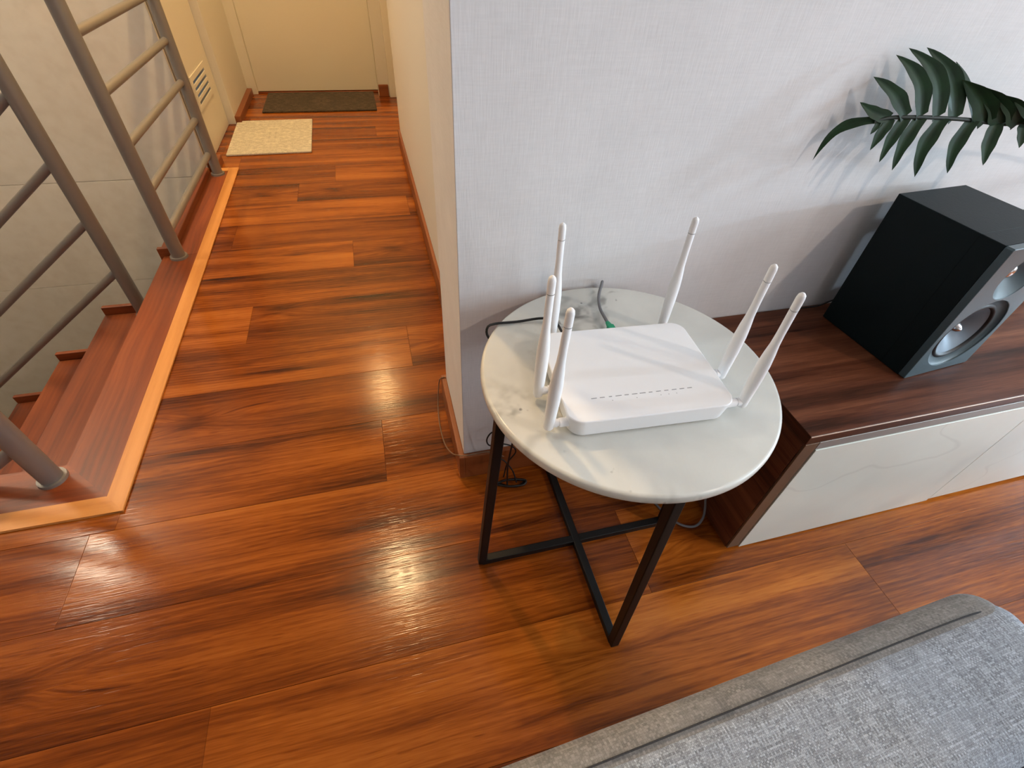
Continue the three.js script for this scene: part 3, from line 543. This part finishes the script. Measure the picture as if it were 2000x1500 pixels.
// ================================================================== PLANT
const plant = thing('potted_plant', 'dark green plant whose deeply lobed frond hangs above the loudspeaker', 'plant', [1.72, CH, 0.15]);
{
  const O = V(1.72, CH, 0.15), L = (p) => V(...p).sub(O);
  mesh('pot', new THREE.LatheGeometry([[0, 0], [0.066, 0], [0.072, 0.004], [0.092, 0.2], [0.098, 0.222], [0.1, 0.24], [0.097, 0.244], [0.092, 0.24], [0.088, 0.2], [0, 0.2]].map((q) => new THREE.Vector2(...q)), 64), flat(0x6d6a45, 0.6), plant);
  mesh('soil', new THREE.CylinderGeometry(0.089, 0.089, 0.01, 40).translate(0, 0.205, 0), flat(0x2a2019, 1), plant);
  // one leaflet: a slightly folded, curved, tapering blade with thickness
  function leaflet(A, B, width, sag, twist, up) {
    const a = L(A), b = L(B), d = b.clone().sub(a), len = d.length(), n = 14, m = 6, pos = [], uv = [], idx = [];
    const t = d.clone().normalize(), face = V(-0.35, 0.35, 0.87).applyAxisAngle(t, twist), s = t.clone().cross(face).normalize(), nn = s.clone().cross(t).normalize();
    for (const side of [1, -1]) for (let i = 0; i <= n; i++) {
      const f = i / n, wv = width * (0.72 + 0.28 * smooth(0, 0.35, f)) * Math.pow(1 - Math.pow(f, 2.2), 0.85) * 0.5 + 0.0006 * (1 - f), wig = 1 + 0.07 * Math.sin(f * 15 + len * 90);
      const c = a.clone().addScaledVector(d, f).addScaledVector(s, up * len * 0.22 * Math.sin(f * Math.PI)).addScaledVector(nn, -sag * len * (f * f - f));
      for (let j = 0; j <= m; j++) {
        const e = j / m * 2 - 1, q = c.clone().addScaledVector(s, e * wv * wig).addScaledVector(nn, Math.abs(e) * wv * 0.35 + side * 0.0006 * (1 - e * e * 0.9));
        pos.push(q.x, q.y, q.z); uv.push(f * len, (e + 1) * 0.02);
      }
    }
    const base = (n + 1) * (m + 1), at = (k, i, j) => k * base + i * (m + 1) + j;
    for (let i = 0; i < n; i++) for (let j = 0; j < m; j++) {
      idx.push(at(0, i, j), at(0, i + 1, j), at(0, i, j + 1), at(0, i + 1, j), at(0, i + 1, j + 1), at(0, i, j + 1));
      idx.push(at(1, i, j), at(1, i, j + 1), at(1, i + 1, j), at(1, i + 1, j), at(1, i, j + 1), at(1, i + 1, j + 1));
    }
    const g = new THREE.BufferGeometry(); g.setAttribute('position', new THREE.Float32BufferAttribute(pos, 3)); g.setAttribute('uv', new THREE.Float32BufferAttribute(uv, 2)); g.setIndex(idx); g.computeVertexNormals();
    return g;
  }
  const rib = [[0.696, 0.852, 0.042], [0.719, 0.858, 0.045], [0.766, 0.861, 0.055], [0.815, 0.86, 0.06], [0.875, 0.857, 0.065], [0.951, 0.85, 0.07], [0.989, 0.853, 0.075], [1.051, 0.852, 0.08], [1.2, 0.845, 0.09], [1.4, 0.81, 0.11], [1.6, 0.74, 0.135], [1.705, 0.64, 0.15]];
  const frond = mesh('frond', cable(rib.map((p) => L(p).toArray()), 0.0032, false, 90), stemMaterial, plant);
  const blades = [
    [[0.7, 0.855, 0.042], [0.632, 0.785, 0.02], 0.017, 0.05, 0, 1],
    [[0.721, 0.858, 0.045], [0.667, 0.877, 0.025], 0.021, 0.1, 0, -0.3], [[0.747, 0.861, 0.05], [0.674, 0.912, 0.02], 0.025, 0.15, 0, 0.25], [[0.773, 0.862, 0.055], [0.699, 0.941, 0.018], 0.028, 0.18, 0, 0.5],
    [[0.806, 0.861, 0.058], [0.717, 0.95, 0.018], 0.03, 0.2, 0, 0.5], [[0.842, 0.858, 0.06], [0.752, 0.951, 0.018], 0.032, 0.2, 0, 0.4], [[0.881, 0.856, 0.065], [0.827, 0.932, 0.02], 0.022, 0.1, 0.5, 0.1],
    [[0.908, 0.854, 0.068], [0.815, 0.915, 0.055], 0.036, 0.2, -0.5, 0.3], [[0.943, 0.851, 0.07], [0.848, 0.908, 0.065], 0.036, 0.2, -0.6, 0.3], [[0.979, 0.852, 0.074], [0.878, 0.9, 0.075], 0.034, 0.2, -0.7, 0.3], [[1.02, 0.852, 0.078], [0.91, 0.892, 0.085], 0.034, 0.2, -0.7, 0.3], [[1.06, 0.852, 0.082], [0.95, 0.885, 0.09], 0.032, 0.2, -0.7, 0.3],
    [[0.71, 0.856, 0.042], [0.694, 0.835, 0.05], 0.012, 0.05, 0, 0], [[0.725, 0.857, 0.045], [0.7, 0.813, 0.06], 0.02, 0.1, 0, 0.2], [[0.749, 0.859, 0.05], [0.722, 0.796, 0.07], 0.022, 0.12, 0, 0.3],
    [[0.774, 0.86, 0.055], [0.748, 0.785, 0.08], 0.025, 0.15, 0, 0.4], [[0.816, 0.86, 0.06], [0.802, 0.773, 0.085], 0.029, 0.18, 0, 0.6], [[0.878, 0.856, 0.065], [0.866, 0.778, 0.09], 0.028, 0.15, 0, 0.6],
    [[0.932, 0.851, 0.07], [0.923, 0.793, 0.1], 0.028, 0.15, 0, 0.4], [[0.989, 0.853, 0.075], [0.98, 0.82, 0.1], 0.024, 0.1, 0, 0.2], [[1.05, 0.852, 0.08], [1.05, 0.8, 0.11], 0.026, 0.1, 0, 0.3],
  ];
  for (const b of blades) mesh('leaflet', leaflet(...b), leafMaterial, frond);
  mesh('leaf', leaflet([1.36, 0.725, 0.1], [1.112, 0.692, 0.1], 0.035, 0.1, 0.6, 0.1), dryLeaf, plant, null, 'yellowish olive leaf');
  mesh('stem', cable([[1.36, 0.725, 0.1], [1.5, 0.72, 0.12], [1.65, 0.68, 0.145], [1.715, 0.63, 0.15]].map((p) => L(p).toArray()), 0.003), stemMaterial, plant);
  // two further fronds lean away to the right, their shadows reach the wall
  for (const [turn, lean] of [[2.5, 0.15], [1.2, -0.1]]) {
    const f = frond.clone(); f.rotation.set(0, turn, lean); f.position.set(0, 0, turn > 2 ? 0.02 : 0.06);
    plant.add(f);
  }
}

// ================================================================== SOFA
const sofa = thing('sofa', 'grey woven fabric sofa with a seamed arm, in the lower right corner', 'sofa', [0.45, 0, 0.66], 0.047);
{
  const rb = (x0, y0, z0, x1, y1, z1, r) => { const g = new RoundedBoxGeometry(x1 - x0, y1 - y0, z1 - z0, 5, r); g.translate((x0 + x1) / 2, (y0 + y1) / 2, (z0 + z1) / 2); return uvMetres(g); };
  mesh('arm_front', rb(-1.4, 0.08, -0.002, -0.001, 0.599, 0.07, 0.03), sofaSide, sofa);
  mesh('arm_top', rb(-1.4, 0.2, 0.013, 0.002, 0.602, 0.128, 0.026), sofaTop, sofa);
  mesh('seam', cable([[-1.38, 0.6, 0.0215], [-0.9, 0.6005, 0.0215], [-0.4, 0.6005, 0.0213], [-0.06, 0.6, 0.0215], [-0.03, 0.596, 0.023]], 0.0008, false, 120), charcoalFabric, sofa);
  mesh('seat', rb(-1.4, 0.08, 0.135, 0.08, 0.5, 0.85, 0.04), charcoalFabric, sofa, null, 'dark charcoal seat fabric');
  for (const [x, z] of [[-1.3, 0.05], [-0.08, 0.06], [-1.3, 0.8], [0.0, 0.8]]) mesh('leg', new THREE.CylinderGeometry(0.018, 0.014, 0.09, 16).translate(x, 0.045, z), blackMetal, sofa);
}

// ================================================================== LAMPS (outside the frame)
function pointLamp(parent, at, light, size) {
  const l = new THREE.PointLight(hue(light), strength(light));
  l.name = 'lamp_light'; l.position.set(...at); l.castShadow = true; l.shadow.radius = size / 0.02; parent.add(l);
}
const glow = (light, k) => standard({ color: 0xffffff, emissive: hue(light), emissiveIntensity: k, roughness: 0.5 });
function ceilingLamp(label, x, z, light, size, group) {
  const t = thing('ceiling_lamp', label, 'ceiling lamp', [x, H, z], 0, group);
  mesh('lamp_rim', new THREE.TorusGeometry(0.07, 0.008, 10, 40).rotateX(Math.PI / 2).translate(0, -0.006, 0), whiteFrame, t);
  mesh('lamp_bulb', new THREE.SphereGeometry(0.06, 24, 12, 0, Math.PI * 2, Math.PI / 2, Math.PI / 2).scale(1, 0.6, 1).translate(0, -0.002, 0), glow(light, 6), t);
  pointLamp(t, [0, -0.05, 0], light, size);
}
ceilingLamp('round warm ceiling lamp over the hallway beside the stairs', -0.34, -0.95, LIGHTS.hallNear, 0.035);
ceilingLamp('round warm ceiling lamp near the closed door at the hallway end', -0.34, -2.95, LIGHTS.hallFar, 0.035);
ceilingLamp('round warm ceiling lamp high over the staircase', -2.48, -1.55, LIGHTS.stair, 0.14);
ceilingLamp('round ceiling lamp of the living room', 2.0, 1.85, LIGHTS.roomCeiling, 0.04);
{
  const t = thing('floor_lamp', 'slim floor lamp with a small white globe in the living room corner', 'floor lamp', [2.53, 0, 3.42]);
  mesh('base', new THREE.CylinderGeometry(0.13, 0.14, 0.02, 40).translate(0, 0.01, 0), blackMetal, t);
  mesh('pole', rod([0, 0.02, 0], [0, 1.2, 0], 0.011), blackMetal, t);
  mesh('lamp_globe', new THREE.SphereGeometry(0.045, 28, 18).translate(0, 1.24, 0), glow(LIGHTS.floorLamp, 5), t);
  pointLamp(t, [0, 1.24, 0], LIGHTS.floorLamp, 0.035);
}
{
  const t = thing('wall_lamp', 'small globe wall lamp on the side wall of the living room', 'wall lamp', [4.2, 1.35, 0.7]);
  mesh('wall_plate', new THREE.CylinderGeometry(0.05, 0.05, 0.015, 30).rotateZ(Math.PI / 2).translate(-0.008, 0, 0), blackMetal, t);
  mesh('bracket', rod([-0.01, 0, 0], [-0.1, 0, 0], 0.009), blackMetal, t);
  mesh('lamp_globe', new THREE.SphereGeometry(0.045, 28, 18).translate(-0.14, 0, 0), glow(LIGHTS.sconce, 5), t);
  pointLamp(t, [-0.14, 0, 0], LIGHTS.sconce, 0.03);
}

renderer.render(scene, camera);
